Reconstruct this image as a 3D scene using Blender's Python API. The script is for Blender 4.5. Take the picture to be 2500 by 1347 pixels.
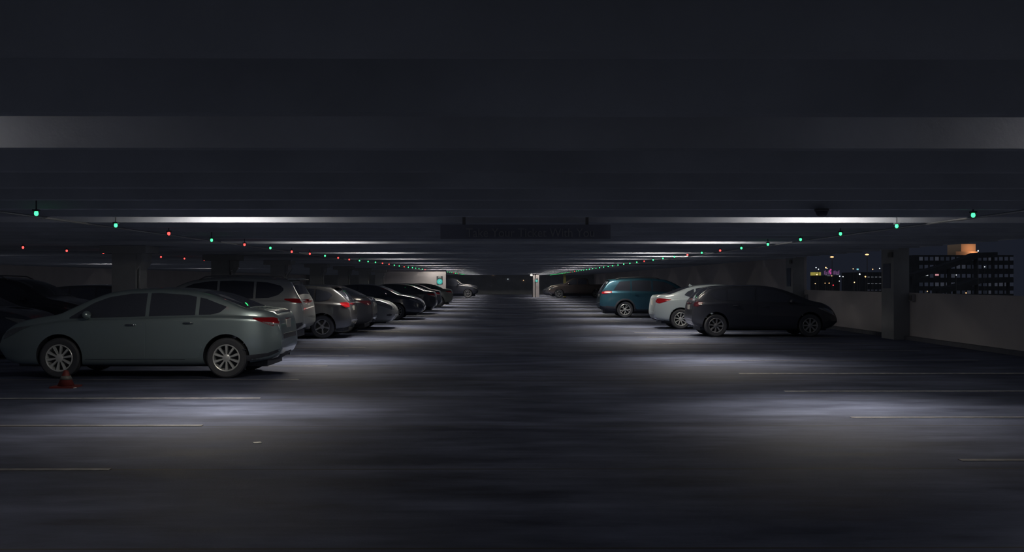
import bpy, math, random
from mathutils import Vector, Matrix
random.seed(11)
scene = bpy.context.scene
for o in list(bpy.data.objects): bpy.data.objects.remove(o)
COL = scene.collection
R = math.radians

# ---------------------------------------------------------------- camera, world, exposure
H = 1.55                      # eye height
F = 2500.0                    # focal length in pixels of the 2500 px wide frame
VX, VY = 1232.0, 687.0        # vanishing point of the aisle
cam_d = bpy.data.cameras.new('camera'); cam_d.sensor_width = 36; cam_d.lens = 36 * F / 2500
cam_d.clip_end = 2000
cam = bpy.data.objects.new('camera', cam_d); COL.objects.link(cam)
cam.location = (0, 0, H)
cam.rotation_euler = (R(90) + math.atan((VY - 673.5) / F), 0, -math.atan((1250 - VX) / F))
scene.camera = cam
world = bpy.data.worlds.new('night_sky'); scene.world = world; world.use_nodes = True
bg = world.node_tree.nodes['Background']
bg.inputs[0].default_value = (0.0095, 0.0115, 0.0185, 1); bg.inputs[1].default_value = 1.0
scene.view_settings.view_transform = 'Standard'; scene.view_settings.look = 'None'
scene.view_settings.gamma = 1; scene.view_settings.use_curve_mapping = False
scene.view_settings.exposure = 0.0
LAMP = 90.0                   # emission of the ceiling tubes
BEAM = 54.0                   # watts of the area light added under each lamp for floor pools
# even fill added to lift the dark areas, through the renderer's ambient term
scene.cycles.use_fast_gi = True; scene.cycles.fast_gi_method = 'ADD'
world.light_settings.ao_factor = 0.076; world.light_settings.distance = 4.0
cy = scene.cycles
cy.use_denoising = True; cy.max_bounces = 5; cy.diffuse_bounces = 3; cy.glossy_bounces = 3
cy.sample_clamp_indirect = 4.0; cy.caustics_reflective = False; cy.caustics_refractive = False
cy.use_light_tree = True; cy.use_adaptive_sampling = True; cy.adaptive_threshold = .03

# ---------------------------------------------------------------- helpers
def P(px, py, Y):
    s = F / Y
    return Vector(((px - VX) / s, Y, H - (py - VY) / s))

def link(o, parent=None):
    COL.objects.link(o)
    if parent is not None: o.parent = parent
    return o

def tag(o, label=None, cat=None, group=None, kind=None):
    if label: o['label'] = label
    if cat: o['category'] = cat
    if group: o['group'] = group
    if kind: o['kind'] = kind
    return o

def empty(name, loc=(0, 0, 0), rz=0.0, label=None, cat=None, group=None):
    o = bpy.data.objects.new(name, None); link(o)
    o.location = loc; o.rotation_euler = (0, 0, rz); o.empty_display_size = .2
    return tag(o, label, cat, group)

def node_mat(name, base, rough=.5, metal=0.0, coat=0.0, spec=.5, emit=None, estr=0.0, noise=0.0, nscale=4.0, bump=0.0, bscale=60.0, rnoise=0.0):
    m = bpy.data.materials.new(name); m.use_nodes = True
    nt = m.node_tree; b = nt.nodes['Principled BSDF']
    b.inputs['Base Color'].default_value = (*base, 1)
    b.inputs['Roughness'].default_value = rough
    b.inputs['Metallic'].default_value = metal
    b.inputs['Specular IOR Level'].default_value = spec
    b.inputs['Coat Weight'].default_value = coat
    b.inputs['Coat Roughness'].default_value = .04
    if emit:
        b.inputs['Emission Color'].default_value = (*emit, 1); b.inputs['Emission Strength'].default_value = estr
    if noise or bump or rnoise:
        tc = nt.nodes.new('ShaderNodeTexCoord')
        if noise or rnoise:
            n = nt.nodes.new('ShaderNodeTexNoise'); n.inputs['Scale'].default_value = nscale
            n.inputs['Detail'].default_value = 6; n.inputs['Roughness'].default_value = .6
            nt.links.new(tc.outputs['Object'], n.inputs['Vector'])
        if noise:
            cr = nt.nodes.new('ShaderNodeValToRGB')
            cr.color_ramp.elements[0].position = .3; cr.color_ramp.elements[1].position = .7
            cr.color_ramp.elements[0].color = (*[c * (1 - noise) for c in base], 1)
            cr.color_ramp.elements[1].color = (*[min(1, c * (1 + noise)) for c in base], 1)
            nt.links.new(n.outputs['Fac'], cr.inputs['Fac']); nt.links.new(cr.outputs['Color'], b.inputs['Base Color'])
        if rnoise:
            mr = nt.nodes.new('ShaderNodeMapRange')
            mr.inputs['From Min'].default_value = .3; mr.inputs['From Max'].default_value = .7
            mr.inputs['To Min'].default_value = max(.05, rough - rnoise); mr.inputs['To Max'].default_value = min(1, rough + rnoise)
            nt.links.new(n.outputs['Fac'], mr.inputs['Value']); nt.links.new(mr.outputs['Result'], b.inputs['Roughness'])
        if bump:
            n2 = nt.nodes.new('ShaderNodeTexNoise'); n2.inputs['Scale'].default_value = bscale; n2.inputs['Detail'].default_value = 4
            bp = nt.nodes.new('ShaderNodeBump'); bp.inputs['Strength'].default_value = bump; bp.inputs['Distance'].default_value = .01
            nt.links.new(tc.outputs['Object'], n2.inputs['Vector']); nt.links.new(n2.outputs['Fac'], bp.inputs['Height'])
            nt.links.new(bp.outputs['Normal'], b.inputs['Normal'])
    return m

def emis(name, col, s):
    return node_mat(name, tuple(.6 * c for c in col), rough=.4, emit=col, estr=s)

def mesh(name, verts, faces, mats, parent=None, smooth=False, fm=None, loc=None):
    me = bpy.data.meshes.new(name); me.from_pydata([tuple(v) for v in verts], [], faces)
    for m in (mats if isinstance(mats, (list, tuple)) else [mats]): me.materials.append(m)
    if fm: me.polygons.foreach_set('material_index', fm)
    if smooth: me.polygons.foreach_set('use_smooth', [True] * len(faces))
    me.update()
    o = bpy.data.objects.new(name, me); link(o, parent)
    if loc is not None: o.location = loc
    return o

def recalc(o):
    import bmesh
    bm = bmesh.new(); bm.from_mesh(o.data); bmesh.ops.recalc_face_normals(bm, faces=bm.faces[:]); bm.to_mesh(o.data); bm.free()
    return o

class MB:
    """collects simple shapes into one mesh"""
    def __init__(s): s.v = []; s.f = []
    def box(s, x0, x1, y0, y1, z0, z1, m=None):
        i = len(s.v)
        vs = [Vector((x, y, z)) for z in (z0, z1) for x, y in ((x0, y0), (x1, y0), (x1, y1), (x0, y1))]
        if m: vs = [m @ v for v in vs]
        s.v += vs
        s.f += [tuple(i + k for k in q) for q in ((3, 2, 1, 0), (4, 5, 6, 7), (0, 1, 5, 4), (1, 2, 6, 5), (2, 3, 7, 6), (3, 0, 4, 7))]
        return s
    def prism(s, poly, ax, a, b):
        """poly of 2-tuples extruded along axis ax from a to b"""
        i = len(s.v); n = len(poly)
        for t in (a, b):
            for p in poly:
                c = [p[0], p[1]]; c.insert(ax, t); s.v.append(Vector(c))
        s.f.append(tuple(i + k for k in range(n))); s.f.append(tuple(i + n + k for k in reversed(range(n))))
        for k in range(n):
            l = (k + 1) % n; s.f.append((i + k, i + n + k, i + n + l, i + l))
        return s
    def tube(s, pts, r, n=8, cap=True):
        pts = [Vector(p) for p in pts]; i = len(s.v)
        for k, p in enumerate(pts):
            d = (pts[min(k + 1, len(pts) - 1)] - pts[max(k - 1, 0)]).normalized()
            u = d.orthogonal().normalized(); w = d.cross(u)
            if abs(d.z) < .9: u = Vector((0, 0, 1)).cross(d).normalized(); w = d.cross(u)
            rr = r[k] if isinstance(r, (list, tuple)) else r
            for j in range(n):
                a = 2 * math.pi * j / n; s.v.append(p + (u * math.cos(a) + w * math.sin(a)) * rr)
        for k in range(len(pts) - 1):
            for j in range(n):
                l = (j + 1) % n; b = i + k * n
                s.f.append((b + j, b + l, b + n + l, b + n + j))
        if cap:
            s.f.append(tuple(i + j for j in reversed(range(n)))); e = i + (len(pts) - 1) * n
            s.f.append(tuple(e + j for j in range(n)))
        return s
    def lathe(s, prof, n=24, c=(0, 0, 0), ax=2, cap=True):
        """prof of (r, h) turned round axis ax"""
        i = len(s.v); m = len(prof); c = Vector(c)
        for (r, h) in prof:
            for j in range(n):
                a = 2 * math.pi * j / n; q = [r * math.cos(a), r * math.sin(a)]; q.insert(ax, h)
                s.v.append(c + Vector(q))
        for k in range(m - 1):
            for j in range(n):
                l = (j + 1) % n; b = i + k * n
                s.f.append((b + j, b + l, b + n + l, b + n + j))
        if cap and prof[0][0] > 1e-4: s.f.append(tuple(i + j for j in reversed(range(n))))
        if cap and prof[-1][0] > 1e-4: s.f.append(tuple(i + (m - 1) * n + j for j in range(n)))
        return s
    def ell(s, c, r, nu=14, nv=8):
        prof = [(max(1e-5, math.sin(math.pi * k / nv)), -math.cos(math.pi * k / nv)) for k in range(nv + 1)]
        i = len(s.v); s.lathe(prof, nu)
        for k in range(i, len(s.v)):
            v = s.v[k]; s.v[k] = Vector((c[0] + v.x * r[0], c[1] + v.y * r[1], c[2] + v.z * r[2]))
        return s
    def build(s, name, mats, parent=None, smooth=False, loc=None):
        return mesh(name, s.v, s.f, mats, parent, smooth, None, loc)

def auto_smooth(o, deg=40):
    me = o.data
    me.polygons.foreach_set('use_smooth', [True] * len(me.polygons))
    try:
        me.set_sharp_from_angle(angle=R(deg))
    except Exception: pass
    return o

def interp(pts, x):
    if x <= pts[0][0]: return pts[0][1]
    if x >= pts[-1][0]: return pts[-1][1]
    for k in range(len(pts) - 1):
        if pts[k][0] <= x <= pts[k + 1][0]:
            a, b = pts[k], pts[k + 1]
            return a[1] + (b[1] - a[1]) * (x - a[0]) / max(1e-9, b[0] - a[0])

def hermite(pts):
    """monotone cubic through pts, returns f(x)"""
    n = len(pts); d = [(pts[i + 1][1] - pts[i][1]) / (pts[i + 1][0] - pts[i][0]) for i in range(n - 1)]
    m = [d[0]] + [0 if d[i - 1] * d[i] <= 0 else 2 * d[i - 1] * d[i] / (d[i - 1] + d[i]) for i in range(1, n - 1)] + [d[-1]]
    def f(x):
        if x <= pts[0][0]: return pts[0][1]
        if x >= pts[-1][0]: return pts[-1][1]
        i = 0
        while x > pts[i + 1][0]: i += 1
        h = pts[i + 1][0] - pts[i][0]; t = (x - pts[i][0]) / h
        return (pts[i][1] * (2 * t**3 - 3 * t**2 + 1) + m[i] * h * (t**3 - 2 * t**2 + t) +
                pts[i + 1][1] * (-2 * t**3 + 3 * t**2) + m[i + 1] * h * (t**3 - t**2))
    return f

def ordinal(n):
    w = ['first', 'second', 'third', 'fourth', 'fifth', 'sixth', 'seventh', 'eighth', 'ninth', 'tenth', 'eleventh', 'twelfth']
    if n <= 12: return w[n - 1]
    return f"{n}{'th' if n % 100 in (11, 12, 13) else {1: 'st', 2: 'nd', 3: 'rd'}.get(n % 10, 'th')}"

# ---------------------------------------------------------------- materials
M = {}
M['concrete'] = node_mat('painted_concrete', (.18, .19, .215), .8, noise=.12, nscale=1.2, bump=.15, bscale=35)
M['slab'] = node_mat('ceiling_concrete', (.25, .275, .345), .85, noise=.15, nscale=.9, bump=.15, bscale=30)
M['wall'] = node_mat('wall_paint', (.25, .24, .265), .8, noise=.08, nscale=.8, bump=.1, bscale=40)
M['kerb'] = node_mat('dark_kerb', (.06, .065, .085), .9, noise=.2, nscale=3)  # darker than the wall above it
M['stripe'] = node_mat('stall_paint', (.30, .30, .31), .6, noise=.5, nscale=9)
M['stripe_worn'] = node_mat('stall_paint_worn', (.10, .10, .115), .6, noise=.5, nscale=9)
M['steel'] = node_mat('galvanised_steel', (.45, .46, .48), .35, .9)
M['dark_steel'] = node_mat('dark_steel', (.10, .10, .11), .5, .4)
M['housing'] = node_mat('lamp_housing', (.65, .65, .63), .5)
M['tube'] = emis('lit_tube', (1.0, .90, .74), LAMP)
M['tube_dim'] = emis('lit_tube_dim', (1.0, .90, .76), LAMP * .5)
M['led_g'] = emis('green_led', (.04, .80, .20), 3.5)
M['led_r'] = emis('red_led', (1.0, .05, .045), 3.5)
M['plastic'] = node_mat('black_plastic', (.045, .050, .068), .55)
M['rubber'] = node_mat('tyre_rubber', (.045, .049, .062), .75, bump=.2, bscale=90)
M['alloy'] = node_mat('alloy', (.60, .63, .66), .32, .4)
M['alloy_dark'] = node_mat('alloy_dull', (.26, .27, .30), .35, .4)
M['chrome'] = node_mat('chrome', (.75, .76, .78), .08, 1.0)
M['glass'] = node_mat('tinted_glass', (.040, .046, .066), .03, 0, 0, .6)
M['red_lens'] = node_mat('red_lens', (.26, .010, .015), .10, 0, .35)
M['dark_lens'] = node_mat('smoked_lens', (.09, .02, .03), .1, 0, .8)
M['clear_lens'] = node_mat('clear_lens', (.55, .57, .60), .08, .5, 1.0)
M['head_lens'] = node_mat('headlamp_lens', (.25, .27, .30), .08, .7, 1.0)
M['plate'] = node_mat('licence_plate', (.5, .5, .48), .4)
M['sign_black'] = node_mat('sign_face', (.10, .108, .15), .6)
M['sign_letter'] = node_mat('sign_letters', (.17, .18, .21), .6)
M['teal'] = node_mat('poster_teal', (.02, .34, .36), .5)
M['teal_light'] = node_mat('poster_light_teal', (.12, .55, .55), .5)
M['poster_black'] = node_mat('poster_black', (.02, .025, .035), .5)
M['poster_white'] = node_mat('poster_white', (.7, .7, .7), .5)
M['plate_blue'] = node_mat('dark_blue_panel', (.05, .06, .10), .5)
M['cone'] = node_mat('cone_red', (.12, .022, .022), .6)
M['cone_band'] = node_mat('cone_band', (.12, .12, .12), .4)
M['paper'] = node_mat('paper', (.7, .7, .68), .7)
M['yellow'] = node_mat('yellow_paint', (.42, .40, .16), .6)

def paint(name, col, metal=.35, rough=.32):
    return node_mat(name, col, rough, metal, 1.0, .5)

# floor: worn concrete with tyre-polished streaks and dark joints across the aisle
def floor_material():
    m = bpy.data.materials.new('worn_garage_floor'); m.use_nodes = True
    nt = m.node_tree; b = nt.nodes['Principled BSDF']; L = nt.links.new
    tc = nt.nodes.new('ShaderNodeTexCoord')
    def noise(scale, det, sx=1, sy=1):
        mp = nt.nodes.new('ShaderNodeMapping'); mp.inputs['Scale'].default_value = (sx, sy, 1)
        n = nt.nodes.new('ShaderNodeTexNoise'); n.inputs['Scale'].default_value = scale; n.inputs['Detail'].default_value = det
        n.inputs['Roughness'].default_value = .62
        L(tc.outputs['Object'], mp.inputs['Vector']); L(mp.outputs['Vector'], n.inputs['Vector']); return n
    n1 = noise(.55, 7, .45, 1.0); n2 = noise(2.2, 10, .30, 1.0); n3 = noise(40, 3)
    r1 = nt.nodes.new('ShaderNodeValToRGB'); r1.color_ramp.elements[0].position = .33; r1.color_ramp.elements[1].position = .68
    r1.color_ramp.elements[0].color = (.044, .052, .086, 1); r1.color_ramp.elements[1].color = (.086, .100, .158, 1)
    L(n1.outputs['Fac'], r1.inputs['Fac'])
    r2 = nt.nodes.new('ShaderNodeValToRGB'); r2.color_ramp.elements[0].position = .36; r2.color_ramp.elements[1].position = .66
    r2.color_ramp.elements[0].color = (.50, .50, .52, 1); r2.color_ramp.elements[1].color = (1.25, 1.25, 1.22, 1)
    L(n2.outputs['Fac'], r2.inputs['Fac'])
    mx = nt.nodes.new('ShaderNodeMix'); mx.data_type = 'RGBA'; mx.blend_type = 'MULTIPLY'; mx.inputs[0].default_value = 1
    L(r1.outputs['Color'], mx.inputs[6]); L(r2.outputs['Color'], mx.inputs[7])
    # joints every 2.52 m
    sp = nt.nodes.new('ShaderNodeSeparateXYZ'); L(tc.outputs['Object'], sp.inputs[0])
    a = nt.nodes.new('ShaderNodeMath'); a.operation = 'ADD'; a.inputs[1].default_value = 50.4 - .9; L(sp.outputs['Y'], a.inputs[0])
    md = nt.nodes.new('ShaderNodeMath'); md.operation = 'MODULO'; md.inputs[1].default_value = 2.52; L(a.outputs[0], md.inputs[0])
    lt = nt.nodes.new('ShaderNodeMath'); lt.operation = 'LESS_THAN'; lt.inputs[1].default_value = .035; L(md.outputs[0], lt.inputs[0])
    mj = nt.nodes.new('ShaderNodeMix'); mj.data_type = 'RGBA'; L(lt.outputs[0], mj.inputs[0])
    L(mx.outputs[2], mj.inputs[6]); mj.inputs[7].default_value = (.045, .045, .05, 1)
    L(mj.outputs[2], b.inputs['Base Color'])
    rr = nt.nodes.new('ShaderNodeMapRange'); rr.inputs['From Min'].default_value = .3; rr.inputs['From Max'].default_value = .7
    rr.inputs['To Min'].default_value = .66; rr.inputs['To Max'].default_value = .85
    L(n2.outputs['Fac'], rr.inputs['Value']); L(rr.outputs['Result'], b.inputs['Roughness'])
    bp = nt.nodes.new('ShaderNodeBump'); bp.inputs['Strength'].default_value = .25; bp.inputs['Distance'].default_value = .006
    L(n3.outputs['Fac'], bp.inputs['Height']); L(bp.outputs['Normal'], b.inputs['Normal'])
    b.inputs['Specular IOR Level'].default_value = .06
    return m
M['floor'] = floor_material()

# ---------------------------------------------------------------- structure
XL, XR, YB, YE = -24.0, 10.82, -7.0, 124.0
BZ, SZ = 2.33, 2.93            # beam underside, slab underside
fl = MB().box(XL - .3, XR + .35, YB, YE, -.3, 0).build('floor', M['floor']); tag(fl, kind='structure')
stripes_r = [11.65 + 2.79 * k for k in range(-1, 32)]
stripes_l = [8.47 + 2.58 * k for k in range(0, 32)]
for i, y in enumerate(stripes_r):
    MB().box(3.95, 9.3, y - .045, y + .045, .001, .005).build('stall_stripe', M['stripe'] if i in (2, 3, 8) else M['stripe_worn'], fl)
for i, y in enumerate(stripes_l):
    MB().box(-8.6, -3.25, y - .04, y + .04, .001, .005).build('stall_stripe', M['stripe'] if i == 2 else M['stripe_worn'], fl)
ce = MB().box(XL - .3, XR + .35, YB, YE, SZ, SZ + .2).build('ceiling', M['slab']); tag(ce, kind='structure')
LIT = [5.96 + 7.56 * k for k in range(-1, 16)]
stems = [5.96 + 1.26 * k for k in range(-8, 93)]
for y in stems:
    if y > YE - .2: continue
    MB().prism([(y, SZ), (y + .17, SZ), (y + .145, BZ), (y + .025, BZ)], 0, XL, 9.6).prism([(y, SZ), (y + .17, SZ), (y + .15, 2.47), (y + .02, 2.47)], 0, 9.6, XR + .05).build('beam', M['slab'], ce)
# (beam's camera-side face is at y, visible under the one before it)
def structure(name, mb, mat):
    return tag(mb.build(name, mat), kind='structure')
w = MB()
w.box(XL - .3, XL, YB, YE, 0, SZ); structure('wall_left', w, M['wall'])
structure('wall_back', MB().box(XL - .3, XR + .35, YE, YE + .3, 0, SZ), M['concrete'])
# parapet with openings above it, solid further on
pr = MB().box(XR, XR + .2, YB, 37.3, 0, 1.245).box(XR, XR + .2, 37.3, YE, 0, SZ)
structure('wall_right', pr, M['wall'])
structure('trim_1', MB().box(XR, XR + .3, YB, 37.3, 2.47, SZ), M['slab'])          # spandrel above the openings
structure('trim_2', MB().box(XR - .13, XR, YB, YE, 0, .10), M['kerb'])              # kerb
# pale partition at the far left
fw = MB().box(-8.35, -3.9, 68.0, 68.3, 0, SZ)
structure('wall_far_left', fw, M['wall'])
structure('wall_far_right', MB().box(2.76, 2.98, 99.6, 103, 0, SZ).box(3.04, 3.36, 99.5, 103, 0, SZ), M['wall'])

# columns
def column_right(y, n):
    c = empty('concrete_column', (10.6, y, 0), 0, f'square concrete column in the right parapet, {ordinal(n)} from the viewer, with a dark panel', 'column', 'columns along the right wall')
    MB().box(-.2, .215, 0, .89, 0, SZ).build('shaft', M['concrete'], c)
    MB().box(-.215, -.2, .22, .74, 1.37, 2.04).build('wall_panel', M['plate_blue'], c)
    MB().box(-.24, -.2, .03, .33, 2.2, 2.33).build('bracket', M['dark_steel'], c)
    return c
for n, y in enumerate((27.3, 36.9)): column_right(y, n + 1)
def column_left(y, n):
    c = empty('concrete_column', (-8.31, y, 0), 0, f'concrete column with flared head between the left parking rows, {ordinal(n)} from the viewer', 'column', 'columns between the left rows')
    MB().box(-.26, .26, 0, .7, 0, SZ).build('shaft', M['concrete'], c)
    hd = MB().prism([(.26, 1.80), (.38, 1.98), (.38, 2.33), (-.26, 2.33), (-.26, 1.80)], 1, .02, .68)
    hd.build('column_head', M['concrete'], c)
    MB().box(-.50, .50, -.06, .76, 2.17, 2.33).build('corbel', M['concrete'], c)
    MB().tube([(.30, .12, 0), (.30, .12, 1.9)], .03, 8).build('drain_pipe', M['steel'], c)
    return c
for n in range(7): column_left(22.4 + 7.56 * n, n + 1)

# outlet boxes on the parapet
for (x, y, z, nm) in ((10.82, 27.0, 1.12, 'grey outlet box on the parapet beside the first right column'), (10.82, 36.55, 1.0, 'grey outlet box on the parapet beside the second right column')):
    o = empty('outlet_box', (x, y, z), 0, nm, 'outlet box', 'outlet boxes on the parapet')
    MB().box(-.09, 0, -.12, .12, -.09, .09).build('box_body', M['steel'], o)
    MB().box(-.10, -.09, -.09, .09, -.06, .06).build('box_cover', M['dark_steel'], o)

# conduits carrying the indicator lamps
for x, nm in ((-5.52, 'thin steel conduit running below the beams along the left stalls'), (5.62, 'thin steel conduit running below the beams along the right stalls')):
    o = MB().tube([(x, y, 2.315) for y in (3.4, 30, 60, 114)], .014, 8).build('conduit', M['steel'])
    tag(o, nm, 'conduit')

# ---------------------------------------------------------------- ceiling lamps
def ceiling_lamp(x, y, label, group, dim=False, z=2.57):
    o = empty('ceiling_lamp', (x, y, z), 0, label, 'ceiling lamp', group)
    MB().prism([(-.13, .045), (.13, .045), (.07, .11), (-.07, .11)], 0, -.64, .64).build('housing', M['housing'], o)
    for dy in (-.055, .055):
        MB().tube([(-.6, dy, .02), (.6, dy, .02)], .019, 8).build('tube', M['tube_dim'] if dim else M['tube'], o)
    MB().box(-.012, .012, -.012, .012, .11, SZ - z).build('hanger', M['steel'], o)
    ld = bpy.data.lights.new('pool_light', 'AREA'); ld.shape = 'RECTANGLE'; ld.size = 1.1; ld.size_y = .16
    ld.energy = BEAM * (.12 if dim else 1); ld.color = (1.0, .90, .74); ld.spread = R(94)
    lo = bpy.data.objects.new('pool_light', ld); link(lo, o); lo.location = (0, 0, -.01); lo.rotation_euler = (R(-17), 0, 0)  # area light added under the tubes, tilted to shift the floor pool
for i, yl in enumerate(LIT):
    y = yl - .55
    if y > 120: continue
    nm = 'behind the viewer' if i == 0 else f'{ordinal(i)} lit beam from the viewer'
    near = i < 2
    ceiling_lamp(-4.3 if near else -3.6, y, f'twin tube lamp between beams over the left aisle edge, {nm}', 'lamps over the left stalls', near, 2.46 if i in (2, 3) else 2.57)
    ceiling_lamp(4.5 if near else 4.15, y, f'twin tube lamp between beams over the right aisle edge, {nm}', 'lamps over the right stalls', near)
ceiling_lamp(5.1, 31.85, 'twin tube lamp between beams directly over the gap beside the white sedan', 'lamps over the right stalls')
ceiling_lamp(-4.5, 67.15, 'added twin tube lamp between beams, brightening the pale far left wall', 'lamps over the left stalls')  # extra lamp, put in to brighten the far left wall
ceiling_lamp(3.1, 98.6, 'added twin tube lamp between beams, brightening the narrow pale walls', 'lamps over the right stalls')  # another added lamp, there only to light up the narrow walls
for k, y in enumerate((30.5, 45.6, 60.7)):
    ceiling_lamp(-17.6, y, f'twin tube lamp above the far left aisle, {ordinal(k + 1)} from the viewer', 'lamps over the far left aisle')

# ---------------------------------------------------------------- indicator lamps
def indicator(x, y, z, col, label, group, sz=1.0):
    o = empty('indicator_light', (x, y, z), 0, label, 'indicator light', group)
    MB().box(-.045 * sz, .045 * sz, -.03, .03, .03 * sz, .06 * sz).build('housing', M['plastic'], o)
    lens = MB().lathe([(.024 * sz, .03 * sz), (.033 * sz, .0), (.03 * sz, -.022 * sz), (.016 * sz, -.038 * sz), (.0001, -.042 * sz)], 10)
    lens.build('lens', M['led_' + col], o, True)
    MB().tube([(0, 0, .06 * sz), (0, 0, max(.07, SZ - z))], .008, 6).build('stem', M['plastic'], o)
HL = .72
lx = [(92, 521, 'g'), (285, 550, 'g'), (414, 570, 'r'), (518, 586, 'g'), (598, 597, 'r'), (661, 605, 'g'), (713, 614, 'r'), (757, 619, 'r'),
      (794, 624, 'g'), (826, 629, 'r'), (853, 633, 'r'), (878, 636, 'g'), (899, 638, 'g'), (917, 640, 'g'), (934, 642, 'r'), (950, 645, 'r'),
      (963, 647, 'g'), (975, 649, 'g'), (987, 651, 'r'), (997, 652, 'g'), (1007, 653, 'g'), (1015, 654, 'g'), (1023, 655, 'g'), (1031, 656, 'g'), (1038, 656, 'r')]
def yy(px, X): return abs(X) * F / abs(px - VX)
n = 0
for (px, py, c) in lx:
    n += 1; Y = yy(px, -4.93); p = P(px, py, Y)
    indicator(-4.93, Y, min(p.z, 2.29), c, f"{'green' if c == 'g' else 'red'} stall indicator light, {ordinal(n)} from the viewer in the left row", 'indicator lights of the left row', .68)
for k in range(13):
    n += 1; Y = 70 + k * 3.1; c = 'r' if k in (5, 8) else 'g'
    indicator(-4.25, Y, 2.27, c, f"{'green' if c == 'g' else 'red'} stall indicator light, {ordinal(n)} from the viewer in the left row", 'indicator lights of the left row', .6)
rx = [(2380, 524, 'g'), (2192, 551, 'g'), (2054, 570, 'g'), (1956, 584, 'g'), (1876, 596, 'g'), (1811, 605, 'g'), (1759, 611, 'r'), (1714, 616, 'g'),
      (1679, 621, 'r'), (1647, 625, 'g'), (1619, 630, 'g'), (1595, 633, 'g'), (1573, 636, 'r'), (1555, 638, 'g'), (1538, 641, 'g'), (1523, 644, 'g'),
      (1509, 646, 'g'), (1496, 647, 'g'), (1485, 649, 'g'), (1474, 651, 'g'), (1464, 652, 'g'), (1455, 653, 'g'), (1447, 655, 'g'), (1439, 656, 'g'),
      (1432, 657, 'g'), (1425, 658, 'g'), (1419, 659, 'g'), (1413, 660, 'g'), (1408, 660, 'g'), (1403, 661, 'r')]
n = 0
for (px, py, c) in rx:
    n += 1; Y = yy(px, 5.07); p = P(px, py, Y)
    indicator(5.07, Y, min(p.z, 2.29), c, f"{'green' if c == 'g' else 'red'} stall indicator light, {ordinal(n)} from the viewer in the right row", 'indicator lights of the right row', .68)
for k in range(18):
    n += 1; Y = 76.3 + k * 2.2; c = 'r' if k == 1 else 'g'
    indicator(5.07, Y, 2.27, c, f"{'green' if c == 'g' else 'red'} stall indicator light, {ordinal(n)} from the viewer in the right row", 'indicator lights of the right row', .5)
for k, (px, py) in enumerate(((60, 604), (166, 612), (255, 617), (395, 627), (452, 631), (500, 634))):
    Y = yy(px, -10.1); p = P(px, py, Y)
    indicator(-10.1, Y, min(p.z, 2.29), 'r', f'red stall indicator light, {ordinal(k + 1)} from the viewer in the far left row behind the columns', 'indicator lights of the far left row', .7)

# ---------------------------------------------------------------- hanging sign
def text_mesh(txt, size, mat, parent, loc, rot=(R(90), 0, 0), ext=.003, name='lettering', width=None):
    cu = bpy.data.curves.new(name, 'FONT'); cu.body = txt; cu.size = size; cu.extrude = ext
    cu.align_x = 'CENTER'; cu.align_y = 'CENTER'
    t = bpy.data.objects.new(name, cu); COL.objects.link(t)
    dg = bpy.context.evaluated_depsgraph_get(); me = bpy.data.meshes.new_from_object(t.evaluated_get(dg))
    bpy.data.objects.remove(t)
    me.materials.clear(); me.materials.append(mat)
    o = bpy.data.objects.new(name, me); link(o, parent); o.location = loc; o.rotation_euler = rot
    if width:
        xs = [v.co.x for v in me.vertices]; k = width / (max(xs) - min(xs))
        for v in me.vertices: v.co.x *= k
    return o
sy = 13.32
s = F / sy
sg = empty('hanging_sign', ((1283 - VX) / s, sy, BZ), 0, 'long black sign reading Take Your Ticket With You, hung below a beam over the aisle', 'sign')
wid = 415 / s; top = H - (547 - VY) / s - BZ; bot = H - (583 - VY) / s - BZ
MB().box(-wid / 2, wid / 2, -.02, .02, bot, top - .005).build('sign_board', M['sign_black'], sg)
text_mesh('Take Your Ticket With You', .16, M['sign_letter'], sg, ((1295 - 1283) / s, -.023, (568 - 564) / s * -1 + (top + bot) / 2), width=312 / s)
for dx in (-.8, .8): MB().box(dx - .02, dx + .02, -.01, .01, top - .02, .62).build('hanger', M['dark_steel'], sg)

# dome camera below a beam
dY = 10.95
p = P(2008, 507, dY)
dc = empty('dome_camera', (p.x, dY, BZ), 0, 'small dark dome camera under a beam at the upper right', 'security camera')
MB().lathe([(.075, 0), (.078, -.02), (.07, -.03)], 24).build('camera_base', M['dark_steel'], dc)
MB().lathe([(.066, -.028), (.062, -.05), (.045, -.078), (.02, -.09), (.0001, -.092)], 24).build('dome', M['glass'], dc, True)

# ---------------------------------------------------------------- posters on the far walls
def poster(x, y, z, w_, h_, label):
    o = empty('wall_poster', (x, y, z), 0, label, 'poster')
    MB().box(-w_ / 2, w_ / 2, -.02, 0, -h_ / 2, h_ / 2).build('poster_board', M['poster_black'], o)
    n_ = 28; r = w_ * .46; cz = -h_ * .16
    for nm, rr, mt, d in (('teal_disc', r, M['teal'], -.028), ('pale_ring', r * .55, M['teal_light'], -.034), ('inner_disc', r * .40, M['teal'], -.040)):
        MB().lathe([(rr, -.0), (rr, .008)], n_, (0, 0, 0), 1).build(nm, mt, o, False, (0, d, cz))
    text_mesh('LEVEL', h_ * .13, M['poster_white'], o, (0, -.024, h_ * .40))
    text_mesh('6', h_ * .22, M['poster_white'], o, (0, -.045, cz))
    return o
s = F / 68.0
poster((1073.5 - VX) / s, 68.0, H - (684 - VY) / s, 15 / s, 20 / s, 'black and teal level poster on the pale wall at the far left')
s = F / 99.5
poster((1310 - VX) / s, 99.5, H - (684 - VY) / s, 7 / s, 10 / s, 'small teal poster on the narrow pale wall at the far right')
s = F / 99
o = empty('direction_sign', ((1297.5 - VX) / s, 99, H - (671.5 - VY) / s), 0, 'small pale sign hanging beside the narrow far wall', 'sign')
MB().box(-.12, .12, -.02, .02, -.08, .08).build('sign_board', M['poster_white'], o)
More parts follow.
